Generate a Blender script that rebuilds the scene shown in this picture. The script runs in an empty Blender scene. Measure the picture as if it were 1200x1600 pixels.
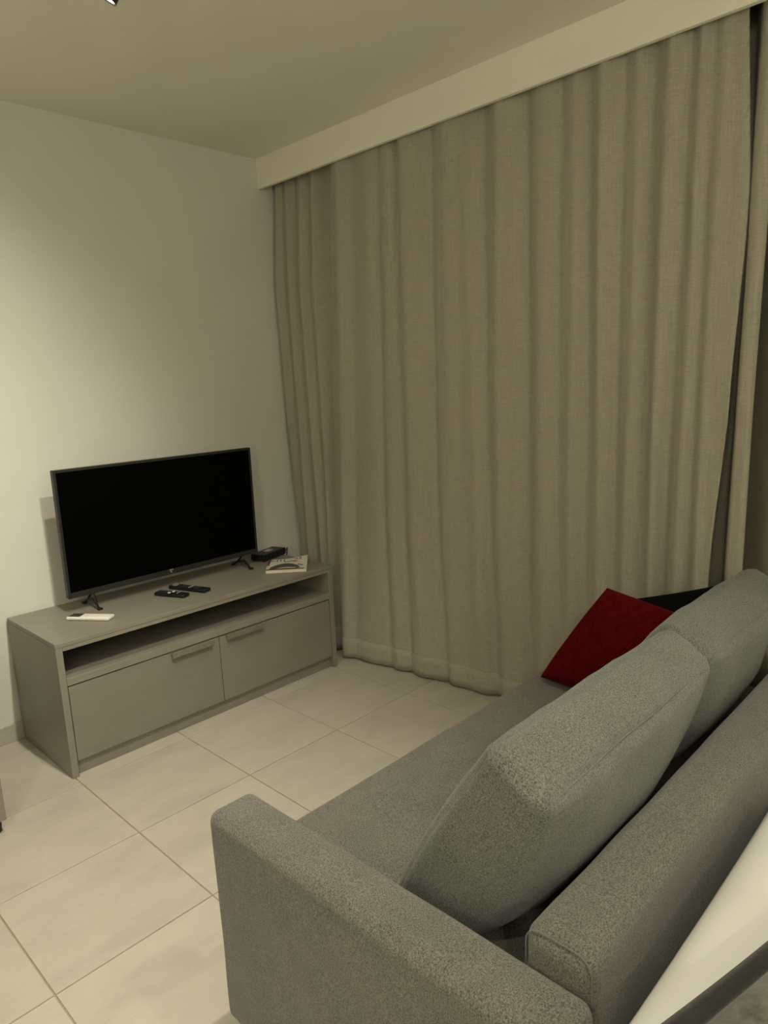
import bpy, bmesh, math, random
from mathutils import Vector, Matrix, noise
random.seed(7)
sc = bpy.context.scene
COL = sc.collection

# ---------------------------------------------------------------- camera
F_PX, YAW, PITCH, ROLL = 1092.5, 0.79596, -0.18306, -0.04751
CAM = Vector((-2.3805, -3.1431, 1.4476))
fw = Vector((math.sin(YAW)*math.cos(PITCH), math.cos(YAW)*math.cos(PITCH), math.sin(PITCH)))
rt = Vector((math.cos(YAW), -math.sin(YAW), 0))
up = rt.cross(fw)
r2 = rt*math.cos(ROLL)+up*math.sin(ROLL)
u2 = -rt*math.sin(ROLL)+up*math.cos(ROLL)
cd = bpy.data.cameras.new('camera'); cam = bpy.data.objects.new('camera', cd); COL.objects.link(cam)
cam.matrix_world = Matrix(((r2.x, u2.x, -fw.x, CAM.x), (r2.y, u2.y, -fw.y, CAM.y), (r2.z, u2.z, -fw.z, CAM.z), (0, 0, 0, 1)))
cd.sensor_fit = 'HORIZONTAL'; cd.sensor_width = 36; cd.lens = 36*F_PX/1200
cd.clip_start = 0.02
sc.camera = cam

# ---------------------------------------------------------------- world, exposure
w = bpy.data.worlds.new('night'); sc.world = w; w.use_nodes = True
w.node_tree.nodes['Background'].inputs[0].default_value = (0.02, 0.03, 0.05, 1)
w.node_tree.nodes['Background'].inputs[1].default_value = 0.3
vs = sc.view_settings
vs.view_transform = 'Standard'; vs.look = 'None'; vs.gamma = 1; vs.use_curve_mapping = False
vs.exposure = 0.34
sc.cycles.use_denoising = True

# ---------------------------------------------------------------- lamps of the room (ceiling track spots; their cans are built below)
WARM = (1.0, 0.935, 0.78)
def spot_light(loc, target, power, cone=1.9, blend=0.9, radius=0.022):
    ld = bpy.data.lights.new('spot_light', 'SPOT'); o = bpy.data.objects.new('spot_light', ld); COL.objects.link(o)
    ld.energy = power; ld.color = WARM; ld.spot_size = cone; ld.spot_blend = blend; ld.shadow_soft_size = radius
    o.location = loc; o.rotation_euler = (Vector(target)-Vector(loc)).to_track_quat('-Z', 'Y').to_euler()
    return o
# (pivot of the can, point it aims at, watts, cone)
SPOTS = [((-1.36, -1.25, 2.515), (-2.45, -0.15, 0.15), 46, 2.3),
         ((-1.35, -2.02, 2.515), (-1.95, -0.75, 0.00), 92, 1.75),
         ((-1.35, -3.05, 2.515), (-1.10, -3.00, 0.00), 62, 1.5),
         ((-3.10, -2.60, 2.515), (-3.00, -2.00, 0.00), 50, 2.2),
         ((-3.10, -4.30, 2.515), (-3.10, -4.10, 0.00), 60, 2.6)]
# made-up globe pendants behind the camera, added for soft fill (built below)
FILL_GLOBES = [((-3.55, -3.70, 1.90), 165), ((-1.70, -4.75, 2.00), 125)]
H = 2.6146

# ---------------------------------------------------------------- helpers
def srgb(r, g, b):
    f = lambda c: (c/255/12.92) if c/255 <= 0.04045 else ((c/255+0.055)/1.055)**2.4
    return (f(r), f(g), f(b), 1)
class NT:
    def __init__(s, name):
        s.m = bpy.data.materials.new(name); s.m.use_nodes = True; s.t = s.m.node_tree
        s.b = s.t.nodes['Principled BSDF']
    def n(s, typ, **kw):
        x = s.t.nodes.new(typ)
        for k, v in kw.items():
            if k[0] == '_': setattr(x, k[1:], v)
            else: x.inputs[k.replace('__', ' ')].default_value = v
        return x
    def l(s, a, b): s.t.links.new(a, b)
    def coord(s, scale=(1, 1, 1), kind='Object'):
        tc = s.n('ShaderNodeTexCoord'); mp = s.n('ShaderNodeMapping'); mp.inputs['Scale'].default_value = scale
        s.l(tc.outputs[kind], mp.inputs['Vector']); return mp.outputs['Vector']
    def noise(s, vec, scale, detail=3, rough=0.6):
        x = s.n('ShaderNodeTexNoise', Scale=scale, Detail=detail, Roughness=rough); s.l(vec, x.inputs['Vector']); return x.outputs['Fac']
    def ramp(s, fac, stops):
        x = s.n('ShaderNodeValToRGB'); e = x.color_ramp.elements
        e[0].position, e[0].color = stops[0]; e[1].position, e[1].color = stops[-1]
        for p, c in stops[1:-1]:
            k = e.new(p); k.color = c
        s.l(fac, x.inputs['Fac']); return x.outputs['Color']
    def bump(s, h, strength=0.3, dist=0.002):
        x = s.n('ShaderNodeBump', Strength=strength, Distance=dist); s.l(h, x.inputs['Height']); s.l(x.outputs['Normal'], s.b.inputs['Normal'])
    def mul(s, a, b, fac=1.0, mode='MULTIPLY'):
        x = s.n('ShaderNodeMix', _data_type='RGBA', _blend_type=mode); x.inputs['Factor'].default_value = fac
        s.l(a, x.inputs[6]); s.l(b, x.inputs[7]); return x.outputs[2]
def scale_c(c, k): return (c[0]*k, c[1]*k, c[2]*k, 1)
def plain(name, c, rough=0.5, metal=0.0, spec=0.5):
    t = NT(name); v = t.coord(); f = t.noise(v, 60, 3)
    t.l(t.ramp(f, [(0.3, scale_c(c, 0.93)), (0.7, scale_c(c, 1.05))]), t.b.inputs['Base Color'])
    t.b.inputs['Roughness'].default_value = rough; t.b.inputs['Metallic'].default_value = metal
    t.b.inputs['Specular IOR Level'].default_value = spec
    return t.m
def paint(name, c, bump=0.15):
    t = NT(name); v = t.coord(); f = t.noise(v, 2.0, 4); g = t.noise(v, 350, 3)
    t.l(t.ramp(f, [(0.3, scale_c(c, 0.97)), (0.7, scale_c(c, 1.02))]), t.b.inputs['Base Color'])
    t.b.inputs['Roughness'].default_value = 0.85; t.b.inputs['Specular IOR Level'].default_value = 0.2
    t.bump(g, bump, 0.001); return t.m
def melange(name, c, contrast=0.62, scale=360, weave=900, bump=0.5, sheen=0.2):
    t = NT(name); v = t.coord()
    a = t.noise(v, scale, 2, 0.75)
    col = t.ramp(a, [(0.34, scale_c(c, 1-contrast)), (0.5, c), (0.66, scale_c(c, 1+contrast))])
    b = t.noise(v, 9, 4, 0.6)
    col2 = t.ramp(b, [(0.3, (0.88, 0.88, 0.88, 1)), (0.7, (1.06, 1.06, 1.06, 1))])
    t.l(t.mul(col, col2), t.b.inputs['Base Color'])
    t.b.inputs['Roughness'].default_value = 0.95; t.b.inputs['Specular IOR Level'].default_value = 0.15
    t.b.inputs['Sheen Weight'].default_value = sheen; t.b.inputs['Sheen Roughness'].default_value = 0.6
    t.bump(t.noise(v, weave, 2, 0.7), bump, 0.0012); return t.m
def curtain_mat(name, c):
    t = NT(name)
    vh = t.coord((30, 30, 700)); vv = t.coord((420, 420, 9))
    a = t.noise(vh, 1.0, 3, 0.7); b = t.noise(vv, 1.0, 3, 0.7)
    ca = t.ramp(a, [(0.33, scale_c((1, 1, 1), 0.84)), (0.67, scale_c((1, 1, 1), 1.12))])
    cb = t.ramp(b, [(0.33, scale_c(c, 0.90)), (0.67, scale_c(c, 1.09))])
    t.l(t.mul(cb, ca), t.b.inputs['Base Color'])
    t.b.inputs['Roughness'].default_value = 0.9; t.b.inputs['Specular IOR Level'].default_value = 0.15
    t.b.inputs['Sheen Weight'].default_value = 0.15
    mx = t.mul(a, b, 0.5, 'ADD'); t.bump(mx, 0.35, 0.001); return t.m
def wood_mat(name, c, axis='X'):
    t = NT(name); s = {'X': (3, 130, 130), 'Y': (130, 3, 130), 'Z': (130, 130, 3)}[axis]
    a = t.noise(t.coord(s), 1.0, 4, 0.7); b = t.noise(t.coord(), 5, 3)
    col = t.ramp(a, [(0.3, scale_c(c, 0.95)), (0.7, scale_c(c, 1.04))])
    col2 = t.ramp(b, [(0.3, (0.93, 0.93, 0.93, 1)), (0.7, (1.04, 1.04, 1.04, 1))])
    t.l(t.mul(col, col2), t.b.inputs['Base Color'])
    t.b.inputs['Roughness'].default_value = 0.42; t.b.inputs['Specular IOR Level'].default_value = 0.4
    t.bump(a, 0.12, 0.0006); return t.m
def tile_mat():
    t = NT('porcelain_tile')
    oi = t.n('ShaderNodeObjectInfo'); tc = t.n('ShaderNodeTexCoord')
    ad = t.n('ShaderNodeVectorMath', _operation='MULTIPLY_ADD'); ad.inputs[1].default_value = (1, 1, 1)
    cmb = t.n('ShaderNodeCombineXYZ'); mm = t.n('ShaderNodeMath', _operation='MULTIPLY'); mm.inputs[1].default_value = 37
    t.l(oi.outputs['Random'], mm.inputs[0]); t.l(mm.outputs[0], cmb.inputs[0]); t.l(mm.outputs[0], cmb.inputs[2])
    t.l(tc.outputs['Object'], ad.inputs[0]); t.l(cmb.outputs[0], ad.inputs[2])
    mp = t.n('ShaderNodeMapping'); mp.inputs['Scale'].default_value = (1, 2.4, 1); mp.inputs['Rotation'].default_value = (0, 0, 0.25)
    t.l(ad.outputs[0], mp.inputs[0])
    a = t.noise(mp.outputs[0], 3.2, 6, 0.62); g = t.noise(mp.outputs[0], 60, 3)
    c = TILE
    col = t.ramp(a, [(0.3, scale_c(c, 0.88)), (0.5, c), (0.72, scale_c(c, 1.07))])
    col2 = t.ramp(g, [(0.3, (0.97, 0.97, 0.97, 1)), (0.7, (1.02, 1.02, 1.02, 1))])
    t.l(t.mul(col, col2), t.b.inputs['Base Color'])
    t.b.inputs['Roughness'].default_value = 0.5; t.b.inputs['Specular IOR Level'].default_value = 0.35
    t.bump(a, 0.05, 0.001); return t.m
TILE = (0.475, 0.438, 0.362, 1)
M = {}
M['wall'] = paint('wall_paint', (0.69, 0.69, 0.61, 1))
M['ceiling'] = paint('ceiling_paint', (0.80, 0.78, 0.66, 1))
M['pelmet'] = paint('pelmet_paint', (0.84, 0.81, 0.68, 1), 0.08)
M['tile'] = tile_mat()
M['grout'] = plain('grout', (0.36, 0.29, 0.17, 1), 0.9)
M['skirting'] = plain('skirting_tile', (0.46, 0.43, 0.36, 1), 0.5)
M['sofa'] = melange('sofa_fabric', (0.120, 0.114, 0.092, 1))
M['sofa_light'] = melange('cushion_fabric', (0.124, 0.128, 0.106, 1))
M['piping'] = melange('seam_fabric', (0.132, 0.136, 0.113, 1), 0.3)
M['curtain'] = curtain_mat('linen_curtain', (0.385, 0.358, 0.282, 1))
M['wood'] = wood_mat('grey_wood', (0.245, 0.227, 0.185, 1))
M['wood_front'] = wood_mat('grey_wood_front', (0.232, 0.212, 0.174, 1))
M['shelf_shade'] = plain('shelf_shade_black', (0.006, 0.006, 0.007, 1), 0.7, spec=0.1)  # near-black: shade of the open shelf put into the back panel's colour
M['alu'] = plain('brushed_aluminium', (0.38, 0.36, 0.30, 1), 0.35, 0.7)
M['black'] = plain('black_plastic', (0.010, 0.010, 0.009, 1), 0.4, spec=0.35)
M['bezel'] = plain('dark_bezel', (0.022, 0.021, 0.018, 1), 0.45, spec=0.4)
M['screen'] = plain('dark_screen', (0.0012, 0.0012, 0.0011, 1), 0.35, spec=0.04)
M['white_plastic'] = plain('white_plastic', (0.78, 0.75, 0.68, 1), 0.4)
M['display'] = plain('grey_display', (0.035, 0.033, 0.025, 1), 0.3)
M['silver'] = plain('silver_print', (0.45, 0.44, 0.41, 1), 0.4)
M['btn'] = plain('dark_button', (0.03, 0.03, 0.028, 1), 0.5)
M['paper'] = plain('page_paper', (0.72, 0.66, 0.50, 1), 0.8)
M['cover'] = plain('book_cover', (0.70, 0.66, 0.56, 1), 0.5)
M['ink'] = plain('cover_dark_print', (0.035, 0.032, 0.028, 1), 0.5)
M['ink_grey'] = plain('cover_grey_print', (0.085, 0.078, 0.066, 1), 0.5)
M['magenta'] = plain('cover_magenta', (0.16, 0.03, 0.07, 1), 0.5)
M['linen_white'] = paint('white_cotton', (0.64, 0.625, 0.57, 1), 0.3)
M['mattress'] = paint('mattress_cotton', (0.6, 0.58, 0.5, 1), 0.3)
M['spot_black'] = plain('spot_black', (0.012, 0.012, 0.012, 1), 0.4)
M['white_metal'] = plain('white_metal', (0.75, 0.74, 0.7, 1), 0.4)
M['glass_dark'] = plain('night_glass', (0.01, 0.012, 0.014, 1), 0.08)
M['frame_metal'] = plain('window_frame_metal', (0.12, 0.12, 0.12, 1), 0.5)
M['dark_rubber'] = plain('dark_foot', (0.03, 0.027, 0.022, 1), 0.6)
M['black_fabric'] = melange('black_cushion_fabric', (0.0035, 0.0038, 0.0045, 1), 0.2, 300, sheen=0.0)
def lens_mat():
    t = NT('lit_lamp_lens'); t.b.inputs['Base Color'].default_value = (0.9, 0.85, 0.7, 1)
    t.b.inputs['Emission Color'].default_value = (1, 0.9, 0.68, 1); t.b.inputs['Emission Strength'].default_value = 3.0
    return t.m
M['lens'] = lens_mat()
def red_mat():
    t = NT('red_ribbed_velvet'); v = t.coord(); a = t.noise(v, 40, 3)
    c = (0.085, 0.0022, 0.0042, 1)
    t.l(t.ramp(a, [(0.3, scale_c(c, 0.75)), (0.7, scale_c(c, 1.2))]), t.b.inputs['Base Color'])
    t.b.inputs['Roughness'].default_value = 0.9; t.b.inputs['Specular IOR Level'].default_value = 0.05
    t.b.inputs['Sheen Weight'].default_value = 0.08; t.b.inputs['Sheen Tint'].default_value = (0.8, 0.1, 0.1, 1); return t.m
M['red'] = red_mat()
def velvet_mat(name, lo, hi, sc_):
    t = NT(name); v = t.coord((1, 1, 1)); a = t.noise(v, sc_, 6, 0.7)
    t.l(t.ramp(a, [(0.35, lo), (0.68, hi)]), t.b.inputs['Base Color'])
    t.b.inputs['Roughness'].default_value = 0.85; t.b.inputs['Specular IOR Level'].default_value = 0.1
    t.b.inputs['Sheen Weight'].default_value = 0.3; t.bump(a, 0.6, 0.004); return t.m
M['velvet'] = velvet_mat('crushed_velvet', (0.035, 0.033, 0.025, 1), (0.17, 0.165, 0.13, 1), 14)
M['velvet_border'] = velvet_mat('velvet_border', (0.013, 0.012, 0.009, 1), (0.022, 0.020, 0.015, 1), 20)

def root_of(p):
    while p.parent: p = p.parent
    return p
def obj(name, bm, mat, parent=None, smooth=False, base=None, mods=None):
    """bm is in world coordinates; links ONE mesh object whose origin is its thing's base"""
    off = Vector((0, 0, 0))
    if parent is not None: off = root_of(parent).location
    elif base is not None: off = Vector(base)
    bmesh.ops.transform(bm, matrix=Matrix.Translation(-off), verts=bm.verts)
    bmesh.ops.recalc_face_normals(bm, faces=bm.faces)
    me = bpy.data.meshes.new(name); bm.to_mesh(me); bm.free(); me.materials.append(M[mat])
    if smooth:
        for p in me.polygons: p.use_smooth = True
    o = bpy.data.objects.new(name, me); COL.objects.link(o)
    if parent is not None: o.parent = parent
    elif base is not None: o.location = off
    if smooth == 'auto':
        md = o.modifiers.new('edges', 'EDGE_SPLIT'); md.split_angle = math.radians(35)
    return o
def thing(name, label, cat, loc, group=None):
    o = bpy.data.objects.new(name, None); COL.objects.link(o); o.location = loc; o.empty_display_size = 0.1
    o['label'] = label; o['category'] = cat
    if group: o['group'] = group
    return o
def tag(o, label, cat, group=None):
    o['label'] = label; o['category'] = cat
    if group: o['group'] = group
    return o
def struct(o): o['kind'] = 'structure'; return o
def box(x0, x1, y0, y1, z0, z1, bev=0.0, seg=2, bm=None, rot=None, piv=None):
    b = bmesh.new(); bmesh.ops.create_cube(b, size=1)
    for v in b.verts: v.co = Vector(((x0+x1)/2+v.co.x*(x1-x0), (y0+y1)/2+v.co.y*(y1-y0), (z0+z1)/2+v.co.z*(z1-z0)))
    if bev > 0: bmesh.ops.bevel(b, geom=list(b.edges), offset=bev, segments=seg, profile=0.5, affect='EDGES')
    if rot is not None:
        m = Matrix.Translation(piv) @ rot @ Matrix.Translation(-Vector(piv)); bmesh.ops.transform(b, matrix=m, verts=b.verts)
    if bm is None: return b
    me = bpy.data.meshes.new('t'); b.to_mesh(me); b.free(); bm.from_mesh(me); bpy.data.meshes.remove(me); return bm
def cyl(p, q, r, seg=20, r2_=None, bm=None, cap=True):
    b = bm or bmesh.new(); p, q = Vector(p), Vector(q); d = q-p
    m = Matrix.Translation((p+q)/2) @ d.to_track_quat('Z', 'Y').to_matrix().to_4x4()
    bmesh.ops.create_cone(b, cap_ends=cap, segments=seg, radius1=r, radius2=r if r2_ is None else r2_, depth=d.length, matrix=m); return b
def tube(pts, r, seg=8, closed=False, bm=None):
    b = bm or bmesh.new(); pts = [Vector(p) for p in pts]; n = len(pts); rings = []
    prev = None
    for i in range(n):
        a = pts[(i-1) % n] if (closed or i > 0) else pts[i]; c = pts[(i+1) % n] if (closed or i < n-1) else pts[i]
        d = (c-a).normalized()
        if prev is None: prev = d.orthogonal().normalized()
        u = (prev-d*prev.dot(d)).normalized(); v = d.cross(u); prev = u
        rings.append([b.verts.new(pts[i]+(u*math.cos(2*math.pi*k/seg)+v*math.sin(2*math.pi*k/seg))*r) for k in range(seg)])
    for i in range(n if closed else n-1):
        A, B = rings[i], rings[(i+1) % n]
        for k in range(seg): b.faces.new((A[k], A[(k+1) % seg], B[(k+1) % seg], B[k]))
    if not closed: b.faces.new(rings[0][::-1]); b.faces.new(rings[-1])
    return b
def prism(pts, z0, z1):
    b = bmesh.new(); lo = [b.verts.new((x, y, z0)) for x, y in pts]; hi = [b.verts.new((x, y, z1)) for x, y in pts]
    b.faces.new(lo[::-1]); b.faces.new(hi); n = len(pts)
    for i in range(n): b.faces.new((lo[i], lo[(i+1) % n], hi[(i+1) % n], hi[i]))
    return b

# ================================================================ THE SETTING
T = 0.45; OX, OY = -1.4746, -1.0322
floor = struct(obj('floor', box(-4.3, 0.5, -5.6, 0.1, -0.06, -0.0035), 'grout', base=(0, 0, -0.0035)))
g = 0.0021
tm = None
for i in range(-7, 5):
    for j in range(-11, 4):
        x0, x1 = OX+i*T, OX+(i+1)*T; y0, y1 = OY+j*T, OY+(j+1)*T
        x0, x1 = max(x0, -4.2), min(x1, 0.34); y0, y1 = max(y0, -5.5), min(y1, 0.0)
        if x1-x0 < 0.02 or y1-y0 < 0.02: continue
        full = abs(x1-x0-T) < 1e-6 and abs(y1-y0-T) < 1e-6
        cx, cy = (x0+x1)/2, (y0+y1)/2
        if full and tm is not None:
            o = bpy.data.objects.new('tile', tm); COL.objects.link(o)
        else:
            o = obj('tile', box(x0+g-cx, x1-g-cx, y0+g-cy, y1-g-cy, -0.006, 0, 0.0010, 1), 'tile')
            if full: tm = o.data
        o.parent = floor; o.location = (cx, cy, 0.0035+random.uniform(-0.0002, 0.0002))
struct(obj('wall_back', box(-4.4, 0.5, 0, 0.12, -0.06, H+0.1), 'wall', base=(0, 0, 0)))
struct(obj('wall_left', box(-4.4, -4.2, -5.6, 0.12, -0.06, H+0.1), 'wall', base=(-4.2, 0, 0)))
struct(obj('wall_front', box(-4.4, 0.5, -5.62, -5.5, -0.06, H+0.1), 'wall', base=(0, -5.5, 0)))
# right wall with an opening for the glazed doors behind the curtains
b = box(0.34, 0.48, -0.45, 0.12, -0.06, H+0.1); box(0.34, 0.48, -5.6, -3.6, -0.06, H+0.1, bm=b); box(0.34, 0.48, -3.6, -0.45, 2.3, H+0.1, bm=b)
struct(obj('wall_right', b, 'wall', base=(0.34, 0, 0)))
struct(obj('ceiling', box(-4.4, 0.5, -5.6, 0.12, H, H+0.1), 'ceiling', base=(0, 0, H)))
win = struct(bpy.data.objects.new('window_1', None)); COL.objects.link(win); win.location = (0.41, -2.02, 0)
for k in range(3):
    ya = -0.45-1.05*k; yb = ya-1.05
    fr = box(0.38, 0.44, ya-0.06, ya, 0.0, 2.3); box(0.38, 0.44, yb, yb+0.06, 0.0, 2.3, bm=fr)
    box(0.38, 0.44, yb+0.06, ya-0.06, 0.0, 0.07, bm=fr); box(0.38, 0.44, yb+0.06, ya-0.06, 2.23, 2.3, bm=fr)
    f = obj('sash', fr, 'frame_metal', win)
    obj('glass_pane', box(0.405, 0.415, yb+0.06, ya-0.06, 0.07, 2.23), 'glass_dark', f)
# pelmet board in front of the curtain track
struct(obj('trim_1', box(0.0, 0.02, -5.5, 0.0, 2.4673, H, 0.0015, 1), 'pelmet', base=(0, 0, 2.4673)))
b = box(0.06, 0.09, -5.4, -0.03, H-0.018, H); box(0.068, 0.082, -5.4, -0.03, H-0.03, H-0.018, bm=b)
struct(obj('trim_2', b, 'white_metal', base=(0.075, 0, H-0.03)))
for nm, a in (('baseboard_back', (-4.2, 0.34, -0.012, 0)), ('baseboard_left', (-4.2, -4.188, -5.5, -0.012)), ('baseboard_front', (-4.188, 0.34, -5.5, -5.488))):
    bb = struct(bpy.data.objects.new(nm, None)); COL.objects.link(bb); bb.location = (a[0], a[2], 0)
    n = 10; L = (a[1]-a[0], a[3]-a[2]); ax = 0 if L[0] > L[1] else 1
    for k in range(n):
        q = [a[0], a[1], a[2], a[3]]
        q[2*ax] = a[2*ax]+L[ax]*k/n+0.0008; q[2*ax+1] = a[2*ax]+L[ax]*(k+1)/n-0.0008
        obj('skirting_tile', box(q[0], q[1], q[2], q[3], 0.0005, 0.077, 0.0012, 1), 'skirting', bb)

# ================================================================ CURTAINS
def lerp_keys(keys, z):
    if z >= keys[0][0]: return keys[0][1]
    for (za, A), (zb, B) in zip(keys, keys[1:]):
        if z >= zb:
            t = (za-z)/(za-zb); t = t*t*(3-2*t)*0.4+t*0.6
            return [(a[0]*(1-t)+b_[0]*t, a[1]*(1-t)+b_[1]*t) for a, b_ in zip(A, B)]
    return keys[-1][1]
def smooth_path(pts, n):
    # Catmull-Rom, sampled evenly per chord
    P = [Vector(p) for p in pts]; P = [P[0]*2-P[1]]+P+[P[-1]*2-P[-2]]
    d = [(P[i+1]-P[i]).length for i in range(1, len(P)-2)]; tot = sum(d); out = []
    for i in range(n+1):
        s = tot*i/n; k = 0
        while k < len(d)-1 and s > d[k]: s -= d[k]; k += 1
        t = min(max(s/d[k], 0), 1); p0, p1, p2, p3 = P[k], P[k+1], P[k+2], P[k+3]
        # limited tangents so that sharp pleats stay sharp
        m1, m2 = (p2-p0)*0.32, (p3-p1)*0.32
        h = (2*t**3-3*t*t+1, t**3-2*t*t+t, -2*t**3+3*t*t, t**3-t*t)
        out.append(p1*h[0]+m1*h[1]+p2*h[2]+m2*h[3])
    return out
def curtain(name, keys, ripple, nrow, ncol, ztop, zbot, label, seed):
    root = thing(name, label, 'curtain', (0.07, sum(p[1] for p in keys[-1][1])/len(keys[-1][1]), 0), None)
    rows = []; zs = []
    for r in range(nrow+1):
        z = ztop+(zbot(0) - ztop)*r/nrow; zs.append(z)
        path = smooth_path(lerp_keys(keys, z), ncol)
        row = []
        for i, p in enumerate(path):
            a = path[max(i-1, 0)]; c = path[min(i+1, ncol)]; t_ = (c-a)
            nrm = Vector((-abs(t_.y), t_.x*(1 if t_.y < 0 else -1)))
            nrm = nrm.normalized() if nrm.length > 1e-9 else Vector((-1, 0))
            s = ripple(p.y, z) if abs(t_.y) > 0.25*abs(t_.x) else 0.0
            wob = 0.0035*noise.noise(Vector((p.y*9, z*1.1, seed)))+0.0015*noise.noise(Vector((p.y*30, z*2.3, seed+5)))
            q = p+nrm*(s+wob)
            row.append(Vector((q.x, q.y, z)))
        rows.append(row)
    def mesh(ra, rb, off, th):
        b = bmesh.new(); G = []
        for side in (0, 1):
            g_ = []
            for r in range(ra, rb+1):
                line = []
                for i, p in enumerate(rows[r]):
                    a = rows[r][max(i-1, 0)]; c = rows[r][min(i+1, ncol)]; t_ = c-a
                    nn = Vector((t_.y, -t_.x, 0)).normalized()      # rows run towards -y, so this faces the room
                    line.append(b.verts.new(p+nn*(off if side == 0 else off-th)))
                g_.append(line)
            G.append(g_)
        R = rb-ra
        for r in range(R):
            for i in range(ncol):
                b.faces.new((G[0][r][i], G[0][r][i+1], G[0][r+1][i+1], G[0][r+1][i]))
                b.faces.new((G[1][r][i], G[1][r+1][i], G[1][r+1][i+1], G[1][r][i+1]))
            for i in (0, ncol):
                b.faces.new((G[0][r][i], G[0][r+1][i], G[1][r+1][i], G[1][r][i]))
        for i in range(ncol):
            b.faces.new((G[0][0][i], G[1][0][i], G[1][0][i+1], G[0][0][i+1])); b.faces.new((G[0][R][i], G[0][R][i+1], G[1][R][i+1], G[1][R][i]))
        return b
    hem = int(nrow*(1-0.105/(ztop)))
    obj('panel', mesh(0, nrow, 0, 0.0015), 'curtain', root, smooth=True)
    obj('hem', mesh(hem, nrow, 0.0013, 0.0008), 'curtain', root, smooth=True)
    b = bmesh.new()
    for k in range(int(ncol/14)):
        p = rows[0][k*14]
        box(0.069, 0.081, p.y-0.004, p.y+0.004, p.z-0.01, H-0.03, bm=b)
    obj('gliders', b, 'white_metal', root)['kind'] = 'stuff'
    return root
# fold list of the wide curtain: y at z=2.0, y at z=0.4, half width, depth (>0 stands proud, <0 sinks back)
FOLDS = [(-0.560, -0.500, 0.045, 0.016), (-0.640, -0.560, 0.040, -0.010), (-0.760, -0.680, 0.045, 0.006), (-0.815, -0.770, 0.022, -0.010),
         (-0.865, -0.835, 0.030, 0.008), (-0.930, -0.905, 0.022, -0.020), (-0.995, -0.975, 0.050, 0.016), (-1.130, -1.110, 0.020, -0.016),
         (-1.215, -1.180, 0.050, 0.014), (-1.330, -1.320, 0.040, 0.008), (-1.400, -1.385, 0.032, -0.024), (-1.480, -1.460, 0.040, 0.018),
         (-1.590, -1.580, 0.028, -0.022), (-1.670, -1.655, 0.036, 0.014), (-1.740, -1.725, 0.018, -0.010), (-1.800, -1.790, 0.028, 0.012),
         (-1.850, -1.840, 0.024, -0.018), (-1.915, -1.900, 0.028, 0.020), (-1.975, -1.965, 0.020, -0.012), (-2.030, -2.010, 0.022, 0.016),
         (-2.080, -2.060, 0.018, -0.016), (-2.140, -2.105, 0.024, 0.024), (-2.190, -2.150, 0.016, -0.024), (-2.225, -2.195, 0.014, 0.012),
         (-2.262, -2.225, 0.012, -0.010), (-2.300, -2.265, 0.016, 0.012)]
def ripple_main(y, z):
    if y < -2.30: return 0.0 if y < -2.335 else ripple_main(-2.2999, z)*(y+2.335)/0.035
    t = (2.0-z)/1.6; s = 0.0
    for i, (ya, yb, hw, d) in enumerate(FOLDS):
        c = ya+(yb-ya)*t+0.006*math.sin(z*1.9+i*1.7)
        k = 1.0+0.35*math.sin(z*1.3+i*2.1)
        s += d*k*1.0*math.exp(-((y-c)/hw)**2)
    return s
# (the pleats next to the sofa back run obliquely towards the glass)
def k_row(x0, y0, a, p1, p2, p3, gl, gr, sl, sm, sr, d):
    """front run of the cloth, its edge p3, the gap, the narrow pleat sl-sm-sr, the deep fold behind it, further pleats"""
    return [(x0, y0), a, p1, p2, (0.045 if d else 0.07, -2.00), p3, (p3[0]+0.006, p3[1]-0.028), gl, gr, sl, sm, sr,
            (0.250, sr[1]+0.075), (0.190, -2.415), (0.065, -2.505), (0.12, -2.62), (0.05, -2.78), (0.12, -2.93), (0.05, -3.15), (0.10, -3.6)]
k_main = [
 (2.50, k_row(0.10, -0.50, (0.045, -0.53), (0.040, -0.70), (0.045, -1.30), (0.050, -2.335), (0.240, -2.300), (0.250, -2.325), (0.060, -2.402), (0.042, -2.430), (0.062, -2.450), 1)),
 (1.98, k_row(0.08, -0.46, (0.042, -0.49), (0.036, -0.70), (0.040, -1.30), (0.040, -2.360), (0.060, -2.384), (0.062, -2.387), (0.042, -2.394), (0.032, -2.422), (0.054, -2.444), 1)),
 (1.31, k_row(0.07, -0.435, (0.036, -0.46), (0.034, -0.70), (0.042, -1.30), (0.034, -2.330), (0.200, -2.308), (0.215, -2.325), (0.050, -2.377), (0.034, -2.395), (0.050, -2.426), 1)),
 (0.75, k_row(0.055, -0.43, (0.020, -0.45), (0.024, -0.70), (0.046, -1.30), (0.034, -2.285), (0.210, -2.255), (0.225, -2.300), (0.050, -2.364), (0.034, -2.385), (0.050, -2.419), 1)),
 (0.01, k_row(0.05, -0.445, (0.000, -0.47), (0.045, -0.80), (0.085, -1.30), (0.060, -2.260), (0.210, -2.230), (0.225, -2.285), (0.070, -2.357), (0.060, -2.380), (0.070, -2.413), 0))]
curtain('curtain', k_main, ripple_main, 70, 620, 2.585, lambda y: 0.008,
        'wide grey-beige linen curtain with soft vertical folds, reaching from media console to bed', 3)
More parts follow.
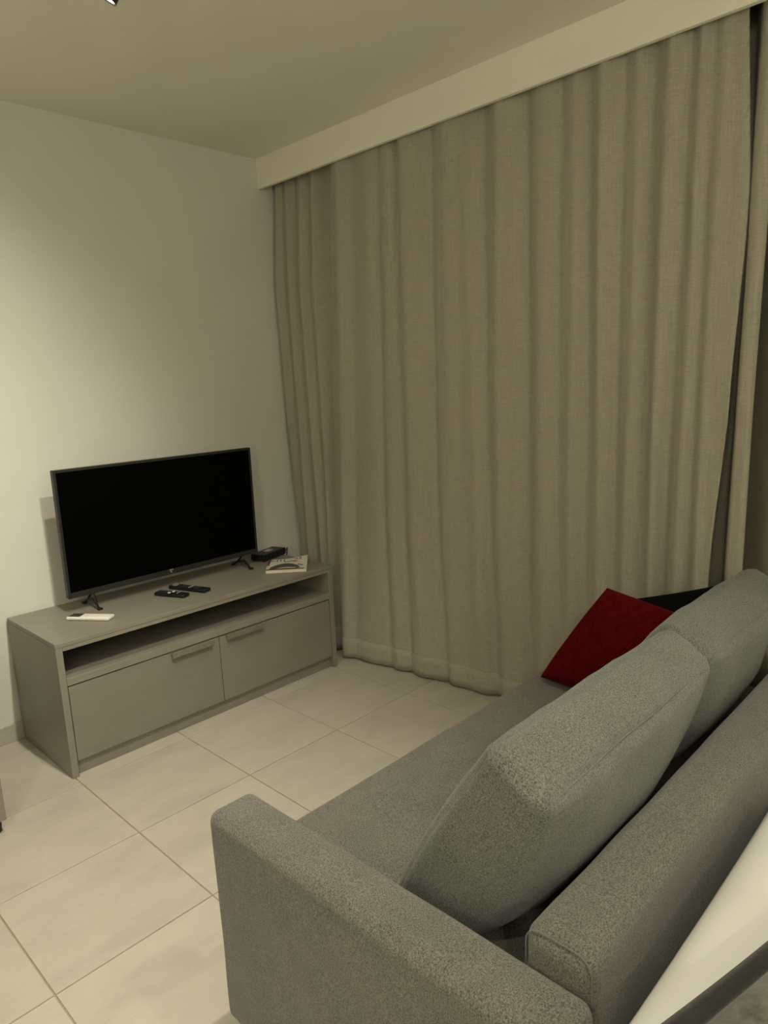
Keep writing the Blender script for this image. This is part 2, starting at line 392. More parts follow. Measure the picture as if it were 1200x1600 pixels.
k_left = [
 (2.50, [(0.150, -0.02), (0.085, -0.04), (0.100, -0.08), (0.080, -0.13), (0.115, -0.17), (0.085, -0.23), (0.120, -0.28), (0.085, -0.33), (0.120, -0.37), (0.125, -0.45), (0.13, -0.53)]),
 (1.96, [(0.130, -0.02), (0.045, -0.04), (0.075, -0.08), (0.055, -0.13), (0.090, -0.16), (0.060, -0.22), (0.095, -0.26), (0.065, -0.32), (0.100, -0.36), (0.115, -0.44), (0.13, -0.51)]),
 (1.27, [(0.130, -0.02), (0.055, -0.04), (0.080, -0.09), (0.055, -0.14), (0.085, -0.18), (0.055, -0.24), (0.085, -0.28), (0.060, -0.33), (0.090, -0.38), (0.110, -0.43), (0.13, -0.49)]),
 (0.51, [(0.150, -0.02), (0.088, -0.05), (0.085, -0.10), (0.055, -0.15), (0.080, -0.20), (0.050, -0.26), (0.075, -0.30), (0.040, -0.34), (0.075, -0.37), (0.095, -0.40), (0.12, -0.47)]),
 (0.01, [(0.150, -0.03), (0.090, -0.06), (0.080, -0.11), (0.050, -0.16), (0.070, -0.21), (0.035, -0.27), (0.060, -0.31), (0.025, -0.35), (0.040, -0.375), (0.080, -0.39), (0.12, -0.46)])]
curtain('curtain', k_left, lambda y, z: 0.0, 60, 150, 2.585, lambda y: 0.012,
        'narrow bunched grey-beige curtain in the corner behind the right end of the console', 11)

# ================================================================ MEDIA CONSOLE
XL, XR, YF, YB, ZT = -1.4846, -0.1046, -0.522, -0.014, 0.5465
con = thing('media_console', 'long low grey wooden media console with open shelf under the television', 'tv stand', (-0.795, -0.268, 0))
obj('top_panel', box(XL, XR, YF, YB, 0.5285, ZT, 0.0012, 1), 'wood', con)
obj('side_panel', box(XL, XL+0.026, YF, YB, 0.0005, 0.527, 0.0012, 1), 'wood', con)
obj('side_panel', box(XR-0.026, XR, YF, YB, 0.0005, 0.527, 0.0012, 1), 'wood', con)
obj('top_rail', box(XL+0.027, XR-0.027, YF+0.001, YB, 0.512, 0.5275, 0.0008, 1), 'wood', con)
obj('shelf', box(XL+0.027, XR-0.027, YF+0.001, YB-0.01, 0.372, 0.402, 0.001, 1), 'wood', con)
obj('back_panel', box(XL+0.027, XR-0.027, YB-0.009, YB-0.002, 0.07, 0.5115), 'shelf_shade', con)['label'] = 'back panel blackened to deepen the shelf shade'
obj('plinth', box(XL+0.027, XR-0.027, YF+0.022, YF+0.040, 0.0005, 0.066, 0.001, 1), 'wood', con)
obj('bottom_panel', box(XL+0.027, XR-0.027, YF+0.025, YB-0.01, 0.067, 0.083), 'wood', con)
xm = -0.789
for (a, c, ha, hb) in ((XL+0.0295, xm-0.0015, -1.028, -0.829), (xm+0.0015, XR-0.0295, -0.757, -0.557)):
    d = obj('drawer', box(a, c, YF+0.004, YF+0.022, 0.062, 0.3665, 0.0010, 1), 'wood_front', con)
    hb_ = box(ha, hb, YF-0.014, YF+0.006, 0.3665, 0.3685, 0.0005, 1)
    box(ha, hb, YF-0.016, YF-0.0135, 0.3455, 0.3685, 0.0006, 1, bm=hb_)
    h_ = obj('handle', hb_, 'alu', d); h_['label'] = 'slim aluminium tab handle'

# ================================================================ TELEVISION
tv = thing('television', 'flat black television standing switched off on the grey media console', 'television', (-0.806, -0.17, ZT))
x0, x1, z0, z1, yf = -1.292, -0.321, 0.612, 1.157, -0.200
lean = Matrix.Rotation(math.radians(0.6), 4, 'X'); piv = Vector((-0.8, -0.19, z0))
b = box(x0, x1, yf+0.004, yf+0.028, z0, z1, 0.002, 1, rot=lean, piv=piv)
box(x0+0.16, x1-0.16, yf+0.024, yf+0.060, z0+0.03, z0+0.33, 0.01, 2, bm=b, rot=lean, piv=piv)
obj('housing', b, 'black', tv)
b = bmesh.new()
for q in ((x0, x0+0.011, z0, z1), (x1-0.011, x1, z0, z1), (x0+0.011, x1-0.011, z1-0.011, z1), (x0+0.011, x1-0.011, z0, z0+0.024)):
    box(q[0], q[1], yf, yf+0.006, q[2], q[3], 0.0008, 1, bm=b, rot=lean, piv=piv)
obj('bezel', b, 'bezel', tv)
obj('screen', box(x0+0.011, x1-0.011, yf+0.002, yf+0.0045, z0+0.024, z1-0.011, rot=lean, piv=piv), 'screen', tv)
b = bmesh.new()
lx, lz = -0.812, z0+0.017
box(lx-0.009, lx-0.004, yf-0.0006, yf+0.001, lz-0.001, lz+0.007, bm=b, rot=lean, piv=piv)
box(lx+0.001, lx+0.006, yf-0.0006, yf+0.001, lz+0.001, lz+0.007, bm=b, rot=lean, piv=piv)
box(lx-0.006, lx-0.001, yf-0.0006, yf+0.001, lz-0.009, lz-0.003, bm=b, rot=lean, piv=piv)
obj('logo', b, 'silver', tv)['label'] = 'small silver maker mark'
for fx in (-1.185, -0.400):
    b = tube([(fx-0.006, -0.245, ZT+0.0055), (fx, -0.215, ZT+0.022), (fx+0.002, -0.186, ZT+0.070)], 0.0055, 8)
    tube([(fx-0.006, -0.085, ZT+0.0055), (fx, -0.125, ZT+0.024), (fx+0.002, -0.180, ZT+0.072)], 0.0055, 8, bm=b)
    tube([(fx-0.004, -0.218, ZT+0.020), (fx, -0.185, ZT+0.036), (fx, -0.120, ZT+0.022)], 0.0048, 8, bm=b)
    box(fx-0.010, fx+0.010, -0.252, -0.232, ZT, ZT+0.009, 0.002, 1, bm=b); box(fx-0.010, fx+0.010, -0.094, -0.076, ZT, ZT+0.009, 0.002, 1, bm=b)
    obj('foot', b, 'black', tv, smooth='auto')

# ================================================================ THINGS ON THE CONSOLE
def oriented(p, q, width, thick, z, bev, seg=3):
    """rounded slab from p to q (xy), its local x along p->q"""
    p, q = Vector((p[0], p[1], 0)), Vector((q[0], q[1], 0)); d = q-p; L = d.length
    m = Matrix.Translation(Vector(((p.x+q.x)/2, (p.y+q.y)/2, z))) @ Matrix.Rotation(math.atan2(d.y, d.x), 4, 'Z')
    return m, L
def slab(m, x0, x1, y0, y1, z0, z1, bev, seg=2, bm=None):
    b = box(x0, x1, y0, y1, z0, z1, bev, seg); bmesh.ops.transform(b, matrix=m, verts=b.verts)
    if bm is None: return b
    me = bpy.data.meshes.new('t'); b.to_mesh(me); b.free(); bm.from_mesh(me); bpy.data.meshes.remove(me); return bm
def disc(m, x, y, r, z0, z1, bm=None, seg=14):
    b = bm or bmesh.new(); bmesh.ops.create_cone(b, cap_ends=True, segments=seg, radius1=r, radius2=r*0.92, depth=z1-z0, matrix=m @ Matrix.Translation((x, y, (z0+z1)/2))); return b
# white air-conditioner remote
p, q = (-1.319, -0.254), (-1.212, -0.412)
m, L = oriented(p, q, 0, 0, ZT, 0)
r = thing('remote_control', 'white remote control with dark display on left end of the console', 'remote control', (m.translation.x, m.translation.y, ZT), 'remote controls on the console')
obj('casing', slab(m, -L/2, L/2, -0.026, 0.026, 0.0005, 0.016, 0.006, 3), 'white_plastic', r, smooth='auto')
obj('display', slab(m, -L/2+0.007, -L/2+0.058, -0.020, 0.020, 0.0155, 0.0168, 0.0005, 1), 'display', r)
for i in range(3):
    for j in (-1, 0, 1): obj('button', slab(m, -0.012+i*0.02, 0.0+i*0.02, j*0.013-0.004, j*0.013+0.004, 0.0155, 0.0168, 0.001, 1), 'paper', r)
def black_remote(p, q, wid, label, kind):
    m, L = oriented(p, q, 0, 0, ZT, 0)
    r = thing('remote_control', label, 'remote control', (m.translation.x, m.translation.y, ZT), 'remote controls on the console')
    obj('casing', slab(m, -L/2, L/2, -wid, wid, 0.0005, 0.017, 0.0065, 3), 'black', r, smooth='auto')
    if kind == 0:
        b = disc(m, -0.006, -0.009, 0.0075, 0.0165, 0.0188); obj('pale_button', b, 'white_plastic', r); obj('pale_button', disc(m, 0.002, 0.011, 0.0070, 0.0165, 0.0188), 'white_plastic', r)
        obj('silver_strip', slab(m, 0.034, 0.037, -0.010, 0.014, 0.0165, 0.018, 0.0005, 1), 'silver', r)
        for i in range(4):
            for j in (-1, 0, 1):
                obj('button', disc(m, -L/2+0.018+i*0.013, j*0.012, 0.004, 0.0165, 0.0182), 'btn', r)
    else:
        ring = [m @ Vector((-L/2+0.026+0.013*math.cos(a*math.pi/10), 0.013*math.sin(a*math.pi/10), 0.0172)) for a in range(20)]
        obj('ring_key', tube(ring, 0.0012, 6, True), 'silver', r)
        for i in range(7):
            for j in (-1, 0, 1):
                k = 'silver' if i == 3 else 'btn'
                obj('button', disc(m, -0.040+i*0.017, j*0.012, 0.0045, 0.0165, 0.0184), k, r)
    return r
black_remote((-0.919, -0.243), (-0.858, -0.398), 0.023, 'black remote control with two pale round buttons, nearer the white remote', 0)
black_remote((-0.822, -0.200), (-0.757, -0.408), 0.024, 'longer black remote control with silver ring key, on the side towards the book', 1)

# black set-top box
m = Matrix.Translation((-0.196, -0.130, ZT)) @ Matrix.Rotation(math.radians(16), 4, 'Z')
bx = thing('set_top_box', 'small black set-top box behind the book at the console right end', 'box', (-0.196, -0.130, ZT))
obj('casing', slab(m, -0.090, 0.100, -0.033, 0.058, 0.004, 0.038, 0.003, 2), 'black', bx)
obj('sticker', slab(m, -0.015, 0.040, 0.004, 0.038, 0.0378, 0.0384, 0, 1), 'silver', bx)['label'] = 'pale paper sticker'
for sx in (-0.075, 0.080):
    for sy in (-0.022, 0.045): obj('foot', slab(m, sx-0.008, sx+0.008, sy-0.008, sy+0.008, 0, 0.0038, 0, 1), 'dark_rubber', bx)

# book / magazine
P0, P1 = Vector((-0.4085, -0.3735, 0)), Vector((-0.2625, -0.5140, 0))
ux = (P1-P0).normalized(); uy = Vector((-ux.y, ux.x, 0)); uy = (uy-ux*0.03).normalized()
BW, BD = (P1-P0).length, 0.218
bk = thing('book', 'thick paperback with pale cover and dark printed arch, front right of the console', 'book', ((P0+ux*BW/2+uy*BD/2).x, (P0+ux*BW/2+uy*BD/2).y, ZT))
def bpt(u, v, z):    # u along front edge, v backwards; far right corner curls up
    c = max(0, u-0.45)*max(0, v-0.3)*0.045
    p = P0+ux*BW*u+uy*BD*v; return Vector((p.x, p.y, ZT+z+c))
def sheet(u0, u1, v0, v1, za, zb, n=8):
    b = bmesh.new(); lo = {}; hi = {}
    for i in range(n+1):
        for j in range(n+1):
            u, v = u0+(u1-u0)*i/n, v0+(v1-v0)*j/n
            lo[i, j] = b.verts.new(bpt(u, v, za)); hi[i, j] = b.verts.new(bpt(u, v, zb))
    for i in range(n):
        for j in range(n):
            b.faces.new((hi[i, j], hi[i+1, j], hi[i+1, j+1], hi[i, j+1])); b.faces.new((lo[i, j], lo[i, j+1], lo[i+1, j+1], lo[i+1, j]))
    for k in range(n):
        for (a, c) in (((k, 0), (k+1, 0)), ((k+1, n), (k, n)), ((0, k+1), (0, k)), ((n, k), (n, k+1))):
            b.faces.new((lo[a], lo[c], hi[c], hi[a]))
    return b
def patch(pts, z=0.0150):
    b = bmesh.new(); lo = [b.verts.new(bpt(u, v, z)) for u, v in pts]; b.faces.new(lo)
    bmesh.ops.triangulate(b, faces=b.faces); return b
obj('back_cover', sheet(0, 1, 0, 1, 0.0002, 0.0010), 'cover', bk)
obj('pages', sheet(0.01, 0.992, 0.004, 0.985, 0.0012, 0.0134), 'paper', bk)
cv = obj('front_cover', sheet(0, 1, 0, 1, 0.0136, 0.0145), 'cover', bk)
arch = [(0.08, 0.10)]+[(0.10+0.72*k/12, 0.16+0.42*math.sin(math.pi*(0.10+0.82*k/12))) for k in range(13)]+[(0.80, 0.22), (0.66, 0.20), (0.50, 0.24), (0.34, 0.20), (0.20, 0.10)]
obj('printed_arch', patch(arch), 'ink_grey', cv)['label'] = 'dark grey printed arch picture'
def strokes(lst, mt, nm):
    b = bmesh.new()
    for (u0, v0, u1, v1, wd) in lst:
        d = Vector((u1-u0, v1-v0)); n_ = Vector((-d.y, d.x)).normalized()*wd/2
        vs_ = [b.verts.new(bpt(u, v, 0.01525)) for u, v in ((u0-n_.x, v0-n_.y), (u1-n_.x, v1-n_.y), (u1+n_.x, v1+n_.y), (u0+n_.x, v0+n_.y))]
        b.faces.new(vs_)
    return obj(nm, b, mt, cv)
# blurred dark lettering along the top of the cover, lower print and shading
st = []
for k, u in enumerate((0.22, 0.31, 0.40)): st += [(u, 0.78, u, 0.93, 0.03)]
st += [(0.02, 0.80, 0.14, 0.80, 0.03), (0.05, 0.90, 0.15, 0.90, 0.025)]
st += [(0.40, 0.70, 0.62, 0.72, 0.05), (0.62, 0.72, 0.74, 0.66, 0.05), (0.72, 0.80, 0.72, 0.92, 0.03), (0.82, 0.80, 0.82, 0.93, 0.03), (0.78, 0.80, 0.78, 0.88, 0.02)]
st += [(0.76, 0.42, 0.90, 0.34, 0.05), (0.72, 0.16, 0.84, 0.18, 0.06), (0.12, 0.12, 0.30, 0.30, 0.05)]
for q_ in st: strokes([q_], 'ink', 'printed_mark')
obj('spine_print', patch([(0.0, 0.42), (0.05, 0.42), (0.06, 0.98), (0.0, 0.98)], 0.0151), 'magenta', cv)['label'] = 'magenta edge print'
obj('lower_print', patch([(0.0, 0.02), (0.95, 0.02), (0.95, 0.10), (0.5, 0.16), (0.0, 0.10)], 0.0148), 'ink_grey', cv)
# cable beside the set-top box
tag(obj('cable', tube([(-0.105, -0.085, ZT+0.012), (-0.085, -0.072, ZT+0.005), (-0.045, -0.075, ZT+0.004), (-0.02, -0.055, ZT+0.012), (0.0, -0.025, ZT-0.02), (-0.005, -0.006, ZT-0.12), (-0.01, -0.006, 0.2)], 0.0028, 8), 'black', smooth=True, base=(-0.105, -0.085, ZT)),
    'thin black cable running from the set-top box down behind the console', 'cable')

# ================================================================ SOFA
def surf_noise(b, amp, sc_, seed):
    b.normal_update()
    for v in b.verts: v.co += v.normal*amp*noise.noise(v.co*sc_+Vector((seed, seed, 0)))
def rbox(x0, x1, y0, y1, z0, z1, rad, n=(10, 10, 10), bulge=(0, 0, 0), mat=None):
    """upholstered block: subdivided cube, rounded by rad, faces bulged"""
    b = bmesh.new(); h = Vector(((x1-x0)/2, (y1-y0)/2, (z1-z0)/2)); c = Vector(((x0+x1)/2, (y0+y1)/2, (z0+z1)/2))
    V = {}
    def st_(k, N, half):   # spacing: dense near the edges
        e = min(rad/half, 0.49); m_ = max(3, N//4)
        if k <= m_: return -1+e*k/m_
        if k >= N-m_: return 1-e*(N-k)/m_
        return -1+e+(2-2*e)*(k-m_)/(N-2*m_)
    def vert(i, j, k):
        if (i, j, k) in V: return V[i, j, k]
        p = Vector((st_(i, n[0], h.x), st_(j, n[1], h.y), st_(k, n[2], h.z)))
        q = Vector((p.x*h.x, p.y*h.y, p.z*h.z))
        inn = Vector((max(-h.x+rad, min(h.x-rad, q.x)), max(-h.y+rad, min(h.y-rad, q.y)), max(-h.z+rad, min(h.z-rad, q.z))))
        d = q-inn
        if d.length > 1e-9: q = inn+d.normalized()*min(rad, rad)
        fx, fy, fz = (1-p.x**2), (1-p.y**2), (1-p.z**2)
        q.x += bulge[0]*(fy*fz)**0.7*math.copysign(1, p.x)*abs(p.x)**3
        q.y += bulge[1]*(fx*fz)**0.7*math.copysign(1, p.y)*abs(p.y)**3
        q.z += bulge[2]*(fx*fy)**0.7*math.copysign(1, p.z)*abs(p.z)**3
        V[i, j, k] = b.verts.new(q+c); return V[i, j, k]
    N = n
    for a in range(3):
        u_, v_ = [k for k in range(3) if k != a]
        for s in (0, N[a]):
            for i in range(N[u_]):
                for j in range(N[v_]):
                    def idx(ii, jj):
                        r_ = [0, 0, 0]; r_[a] = s; r_[u_] = ii; r_[v_] = jj; return vert(*r_)
                    b.faces.new((idx(i, j), idx(i+1, j), idx(i+1, j+1), idx(i, j+1)))
    bmesh.ops.recalc_face_normals(b, faces=b.faces)
    if mat is not None: bmesh.ops.transform(b, matrix=mat, verts=b.verts)
    return b
sofa = thing('sofa', 'grey tweed fabric sofa with a square near arm, its back towards the bed', 'sofa', (-0.83, -2.3, 0))
AX0, AX1 = -1.688, -1.568
b = rbox(AX0, AX1, -2.735, -1.880, 0.03, 0.551, 0.024, (12, 30, 24), (0.004, 0.002, 0.005)); surf_noise(b, 0.003, 6, 1)
obj('arm', b, 'sofa', sofa, smooth=True)
b = rbox(AX1+0.001, -0.030, -2.60, -1.885, 0.20, 0.418, 0.022, (40, 24, 12), (0, 0, 0.006)); surf_noise(b, 0.003, 5, 3)
obj('seat', b, 'sofa', sofa, smooth=True)
b = rbox(AX1+0.001, -0.030, -2.70, -1.90, 0.05, 0.198, 0.012, (20, 12, 8)); obj('base_frame', b, 'sofa', sofa, smooth=True)
bk_ = rbox(AX1+0.002, -0.030, -2.722, -2.604, 0.12, 0.602, 0.030, (50, 14, 20), (0.0, 0.003, 0.003)); surf_noise(bk_, 0.003, 5, 4)
back = obj('backrest', bk_, 'sofa', sofa, smooth=True)
for sx in (-1.63, -0.07):
    for sy in (-2.68, -1.93): obj('leg', cyl((sx, sy, 0.0005), (sx, sy, 0.034), 0.022, 16), 'dark_rubber', sofa)
# stitched seam round the end face of the backrest
def rr(cx, cz, hx, hz, r, n=6):
    o = []
    for (sx, sz, a0) in ((1, 1, 0), (-1, 1, 90), (-1, -1, 180), (1, -1, 270)):
        for k in range(n+1):
            a = math.radians(a0+90*k/n); o.append((cx+sx*(hx-r)+r*math.cos(a), cz+sz*(hz-r)+r*math.sin(a)))
    return o
obj('seam', tube([(AX1+0.010, y, z) for y, z in rr(-2.663, 0.361, 0.0565, 0.238, 0.028)], 0.0013, 6, True), 'piping', back, smooth=True)
LEAN = math.radians(31.5)
def back_cushion(name, x0, x1, yc, zc, hh, th, lean, seed, label, yaw=0.0, bul=(0.010, 0.026, 0.016), lim=(-1.566, -0.7885)):
    c = Vector(((x0+x1)/2, yc, zc))
    m = Matrix.Translation(c) @ Matrix.Rotation(yaw, 4, 'Z') @ Matrix.Rotation(lean, 4, 'X')
    w_ = (x1-x0)/2
    root = thing(name, label, 'cushion', (c.x, c.y, 0.42), 'sofa back cushions')
    b = rbox(-w_, w_, -th, th, -hh, hh, 0.030, (40, 16, 32), bul)
    for v in b.verts:
        p = v.co
        # slight wrinkles, sagging belly towards the foot of the front face
        t_ = (p.z+hh)/(2*hh)
        tt = min(1, max(0, t_)); ex = max(0.0, 1-(p.x/w_)**4)
        if p.y > 0: p.y += 0.016*math.sin(math.pi*tt)*(1-(p.x/w_)**2*0.3)
        else: p.y -= (0.012+0.050*ex**0.6)*math.sin(math.pi*tt**0.8)*min(1, -p.y/(th*0.8))
        p.z += -0.006*math.cos(p.x/w_*3.1)*t_
    surf_noise(b, 0.006, 7, seed); surf_noise(b, 0.0025, 22, seed+3)
    bmesh.ops.transform(b, matrix=m, verts=b.verts)
    for v in b.verts:                       # it rests on the seat and against the backrest
        if v.co.z < 0.4260: v.co.z = 0.4260
        if v.co.z < 0.600 and v.co.y < -2.6000: v.co.y = -2.6000
        v.co.x = min(max(v.co.x, lim[0]), lim[1])
    body = obj('body', b, 'sofa_light', root, smooth=True)
    for s in (1, -1):
        pts = []
        for (x, z) in rr(0, 0, w_-0.009, hh-0.009, 0.026, 5): pts.append((x, z))
        # resample straight runs so that the seam follows the swollen faces
        P = []
        for i in range(len(pts)):
            a, b2 = Vector(pts[i]), Vector(pts[(i+1) % len(pts)])
            k = max(1, int((b2-a).length/0.03))
            for j in range(k): P.append(a.lerp(b2, j/k))
        Q = [m @ Vector((p.x, s*(th-0.009), p.y)) for p in P]
        # snap to the cushion surface
        from mathutils.bvhtree import BVHTree
        tree = BVHTree.FromPolygons([v.co+root.location for v in body.data.vertices], [list(f.vertices) for f in body.data.polygons])
        R_ = []
        for q_ in Q:
            n_ = tree.find_nearest(q_); R_.append(n_[0]-n_[1]*0.0002)
        obj('seam', tube(R_, 0.0014, 6, True), 'piping', root, smooth=True)
    return root, tree
hh = 0.240; th = 0.066
back_cushion('sofa_cushion', -1.520, -0.790, -2.442, 0.612, hh, th, LEAN, 21,
             'large grey fabric back cushion nearest the near arm of the sofa')
_, C2TREE = back_cushion('sofa_cushion', -0.785, -0.140, -2.432, 0.612, hh, th, math.radians(30.5), 42, lim=(-0.7865, -0.1), label=
             'large grey fabric back cushion farther along the sofa, beside the red cushion')

# ================================================================ SCATTER CUSHIONS
def pillow(A, B, D, C, th, nu, nv, pinch=0.06, ribs=0, rib_amp=0.0, seed=0, flange=0.0, wr=0.004, power=0.42):
    """A-B-D-C quad (A low left, B top left, D top right, C low right); ribs run along A-B"""
    A, B, C, D = map(Vector, (A, B, C, D))
    nrm = (B-A).cross(C-A).normalized()
    b = bmesh.new(); S = []
    for side in (1, -1):
        G = []
        for i in range(nu+1):
            row = []
            for j in range(nv+1):
                u, v = i/nu, j/nv            # u along A->C, v along A->B
                a, c = 2*u-1, 2*v-1
                # pull the sides in between the corners
                uu = 0.5+0.5*a*(1-pinch*(1-c*c)); vv = 0.5+0.5*c*(1-pinch*(1-a*a))
                p = (A*(1-uu)+C*uu)*(1-vv)+(B*(1-uu)+D*uu)*vv
                ai, ci = a, c
                if flange > 0: ai, ci = a/(1-flange), c/(1-flange)
                f = max(0, 1-ai*ai)*max(0, 1-ci*ci)
                t = th*f**power
                if ribs: t += rib_amp*abs(math.sin(math.pi*ribs*u))*min(1, f*8)
                t += wr*noise.noise(Vector((u*6, v*6, seed+side)))*min(1, f*5)
                row.append(b.verts.new(p+nrm*side*(t+0.0015)))
            G.append(row)
        S.append(G)
    for s in (0, 1):
        for i in range(nu):
            for j in range(nv):
                f = (S[s][i][j], S[s][i+1][j], S[s][i+1][j+1], S[s][i][j+1]); b.faces.new(f if s == 0 else f[::-1])
    for i in range(nu):
        b.faces.new((S[0][i][0], S[1][i][0], S[1][i+1][0], S[0][i+1][0])); b.faces.new((S[0][i][nv], S[0][i+1][nv], S[1][i+1][nv], S[1][i][nv]))
    for j in range(nv):
        b.faces.new((S[0][0][j], S[0][0][j+1], S[1][0][j+1], S[1][0][j])); b.faces.new((S[0][nu][j], S[1][nu][j], S[1][nu][j+1], S[0][nu][j+1]))
    return b
def push_out(b, tree):
    for v in b.verts:
        if v.co.z < 0.4265: v.co.z = 0.4265
        n_ = tree.find_nearest(v.co)
        if n_[0] is not None and (v.co-n_[0]).dot(n_[1]) < 0.0015: v.co = n_[0]+n_[1]*0.0015
    return b
b = pillow((-0.435, -1.945, 0.440), (-0.300, -2.115, 0.750), (-0.330, -2.430, 0.708), (-0.455, -2.240, 0.440), 0.062, 280, 36, 0.0, 36, 0.0045, 3); push_out(b, C2TREE)
tag(obj('scatter_cushion', b, 'red', smooth=True, base=(-0.42, -2.1, 0.42)), 'dark red ribbed velvet cushion leaning in the far corner of the sofa', 'cushion', 'scatter cushions on the sofa')
b = pillow((-0.080, -2.060, 0.440), (-0.070, -2.070, 0.640), (-0.060, -2.395, 0.752), (-0.080, -2.430, 0.440), 0.038, 40, 40, 0.03, 0, 0, 9); push_out(b, C2TREE)
tag(obj('scatter_cushion', b, 'black_fabric', smooth=True, base=(-0.2, -2.24, 0.42)), 'black cushion standing behind the red one at the far sofa arm', 'cushion', 'scatter cushions on the sofa')

# ================================================================ BED WITH PILLOWS
bed = thing('bed', 'bed with white mattress close behind the sofa, mostly out of view', 'bed', (-0.75, -3.55, 0))
b = rbox(-1.70, 0.0, -4.35, -2.755, 0.26, 0.478, 0.05, (20, 20, 10), (0, 0, 0.004)); obj('mattress', b, 'mattress', bed, smooth=True)
obj('bed_frame', box(-1.70, 0.0, -4.35, -2.755, 0.08, 0.255, 0.01, 2), 'wood', bed)
for sx in (-1.62, -0.08):
    for sy in (-4.27, -2.84): obj('leg', box(sx-0.03, sx+0.03, sy-0.03, sy+0.03, 0.0005, 0.079), 'dark_rubber', bed)
b = pillow((-1.80, -3.26, 0.556), (-1.80, -2.785, 0.560), (-0.86, -2.785, 0.560), (-0.86, -3.28, 0.556), 0.068, 50, 40, 0.02, 0, 0, 5, wr=0.008)
tag(obj('bed_pillow', b, 'linen_white', smooth=True, base=(-1.3, -2.98, 0.49)), 'plump white cotton pillow on the bed against the sofa back', 'pillow')
# crushed velvet cushion with a plain border, lying on the white pillow
vA, vB, vD, vC = (-1.87, -3.33, 0.700), (-1.76, -2.850, 0.700), (-1.27, -2.972, 0.700), (-1.38, -3.45, 0.700)
vel = thing('velvet_cushion', 'dark grey crushed velvet cushion with flat border on the white pillow', 'cushion', (-1.56, -3.16, 0.64))
b = pillow(vA, vB, vD, vC, 0.055, 60, 60, 0.02, 0, 0, 8, flange=0.13, wr=0.007); obj('body', b, 'velvet_border', vel, smooth=True)
def inset(P, k):
    c = sum((Vector(p) for p in P), Vector())/4; return [tuple(c+(Vector(p)-c)*k+Vector((0, 0, 0.003))) for p in P]
i4 = inset((vA, vB, vD, vC), 0.87)
b = pillow(i4[0], i4[1], i4[2], i4[3], 0.056, 60, 60, 0.02, 0, 0, 8, wr=0.007); obj('velvet_face', b, 'velvet', vel, smooth=True)['label'] = 'crushed silvery grey velvet face'

# ================================================================ GREY CABINET AT THE LEFT EDGE
cb = thing('side_cabinet', 'grey wooden furniture corner with dark foot at the left edge of the photo', 'cabinet', (-2.02, -0.46, 0))
bx0, bx1, by0, by1 = -2.27, -1.768, -0.682, -0.24
obj('side_panel', box(bx1-0.018, bx1, by0+0.02, by1, 0.046, 0.70, 0.001, 1), 'wood', cb)
obj('side_panel', box(bx0, bx0+0.018, by0+0.02, by1, 0.046, 0.70, 0.001, 1), 'wood', cb)
obj('top_panel', box(bx0, bx1, by0, by1, 0.701, 0.72, 0.001, 1), 'wood', cb)
obj('bottom_panel', box(bx0+0.019, bx1-0.019, by0+0.02, by1, 0.046, 0.064), 'wood', cb)
obj('back_panel', box(bx0+0.019, bx1-0.019, by1-0.008, by1, 0.065, 0.70), 'wood', cb)
for k in range(3):
    za = 0.048+k*0.2175
    d = obj('drawer', box(bx0+0.001, bx1-0.001, by0, by0+0.018, za, za+0.2145, 0.001, 1), 'wood_front', cb)
    hb_ = box(-2.10, -1.94, by0-0.014, by0+0.004, za+0.2145, za+0.2165); obj('handle', hb_, 'alu', d)
for sx in (bx0+0.045, bx1-0.030):
    for sy in (by0+0.035, by1-0.045): obj('foot', cyl((sx, sy, 0.0005), (sx, sy, 0.045), 0.018, 16, 0.022), 'dark_rubber', cb)

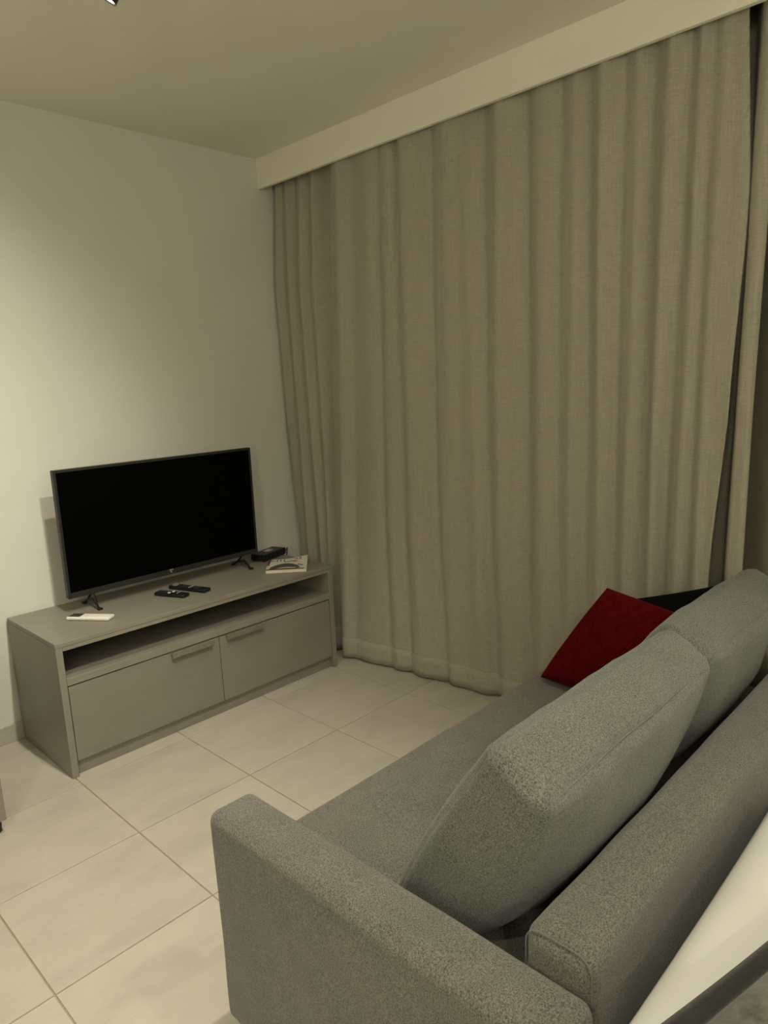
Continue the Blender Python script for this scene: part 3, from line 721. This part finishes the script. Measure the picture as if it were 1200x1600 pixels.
# ================================================================ CEILING TRACK AND SPOTS
SPLABEL = ['small black ceiling spotlight with lit lens at the upper left', 'black track spotlight over the near end of the floor, second from the television wall',
           'black track spotlight above the near end of the sofa', 'black track spotlight on the far left ceiling run', 'black track spotlight on the left run towards the rear wall']
for k, (x, ya, yb) in enumerate(((-1.355, -3.2, -1.05), (-3.10, -4.6, -2.3))):
    t_ = thing('lighting_track', ['slim white lighting track on the ceiling above the sofa', 'slim white lighting track on the ceiling over the left side of the room'][k], 'lighting track', (x, (ya+yb)/2, H-0.018))
    obj('rail', box(x-0.016, x+0.016, ya, yb, H-0.018, H-0.0005, 0.001, 1), 'white_metal', t_)
    obj('end_cap', box(x-0.017, x+0.017, yb, yb+0.012, H-0.019, H-0.0005), 'white_metal', t_)
for (loc, tgt, pw, cone), lab in zip(SPOTS, SPLABEL):
    P = Vector(loc); d = (Vector(tgt)-P).normalized()
    s = thing('spotlight', lab, 'spotlight', loc, 'ceiling track spotlights')
    tip = P+d*0.050; tail = P-d*0.045
    b = cyl(tail, tip, 0.030, 28, cap=False); cyl(tail, tail-d*0.004, 0.030, 28, 0.026, bm=b)
    cyl(tip, tip-d*0.02, 0.026, 28, cap=False, bm=b)
    obj('can', b, 'spot_black', s, smooth='auto')
    obj('stem', cyl((P.x, P.y, H-0.03), (P.x, P.y, P.z+0.02), 0.006, 10), 'spot_black', s)
    obj('adapter', box(P.x-0.014, P.x+0.014, P.y-0.035, P.y+0.035, H-0.045, H-0.0185, 0.002, 1), 'spot_black', s)
    obj('lens', cyl(tip-d*0.006, tip-d*0.003, 0.0262, 28), 'lens', s)
    L_ = spot_light(tip+d*0.004, tgt, pw, cone); L_.parent = s; L_.location = L_.location-s.location

for (loc, pw), lab in zip(FILL_GLOBES, ('added fill globe left of and behind the viewpoint', 'added fill globe above the foot of the bed')):
    P = Vector(loc); g_ = thing('fill_globe', lab, 'pendant lamp', loc, 'added fill globes')  # invented pendant, hung here only to fill the room with soft light
    b = bmesh.new(); bmesh.ops.create_uvsphere(b, u_segments=32, v_segments=20, radius=0.11, matrix=Matrix.Translation(P)); obj('globe', b, 'lens', g_, smooth=True)
    obj('cord', cyl((P.x, P.y, P.z+0.11), (P.x, P.y, H-0.02), 0.003, 8), 'spot_black', g_)
    obj('ceiling_rose', cyl((P.x, P.y, H-0.022), (P.x, P.y, H-0.0005), 0.05, 24), 'white_metal', g_)
    ld = bpy.data.lights.new('fill_light', 'POINT'); o = bpy.data.objects.new('fill_light', ld); COL.objects.link(o)
    ld.energy = pw; ld.color = WARM; ld.shadow_soft_size = 0.12; o.parent = g_; o.location = (0, 0, 0)
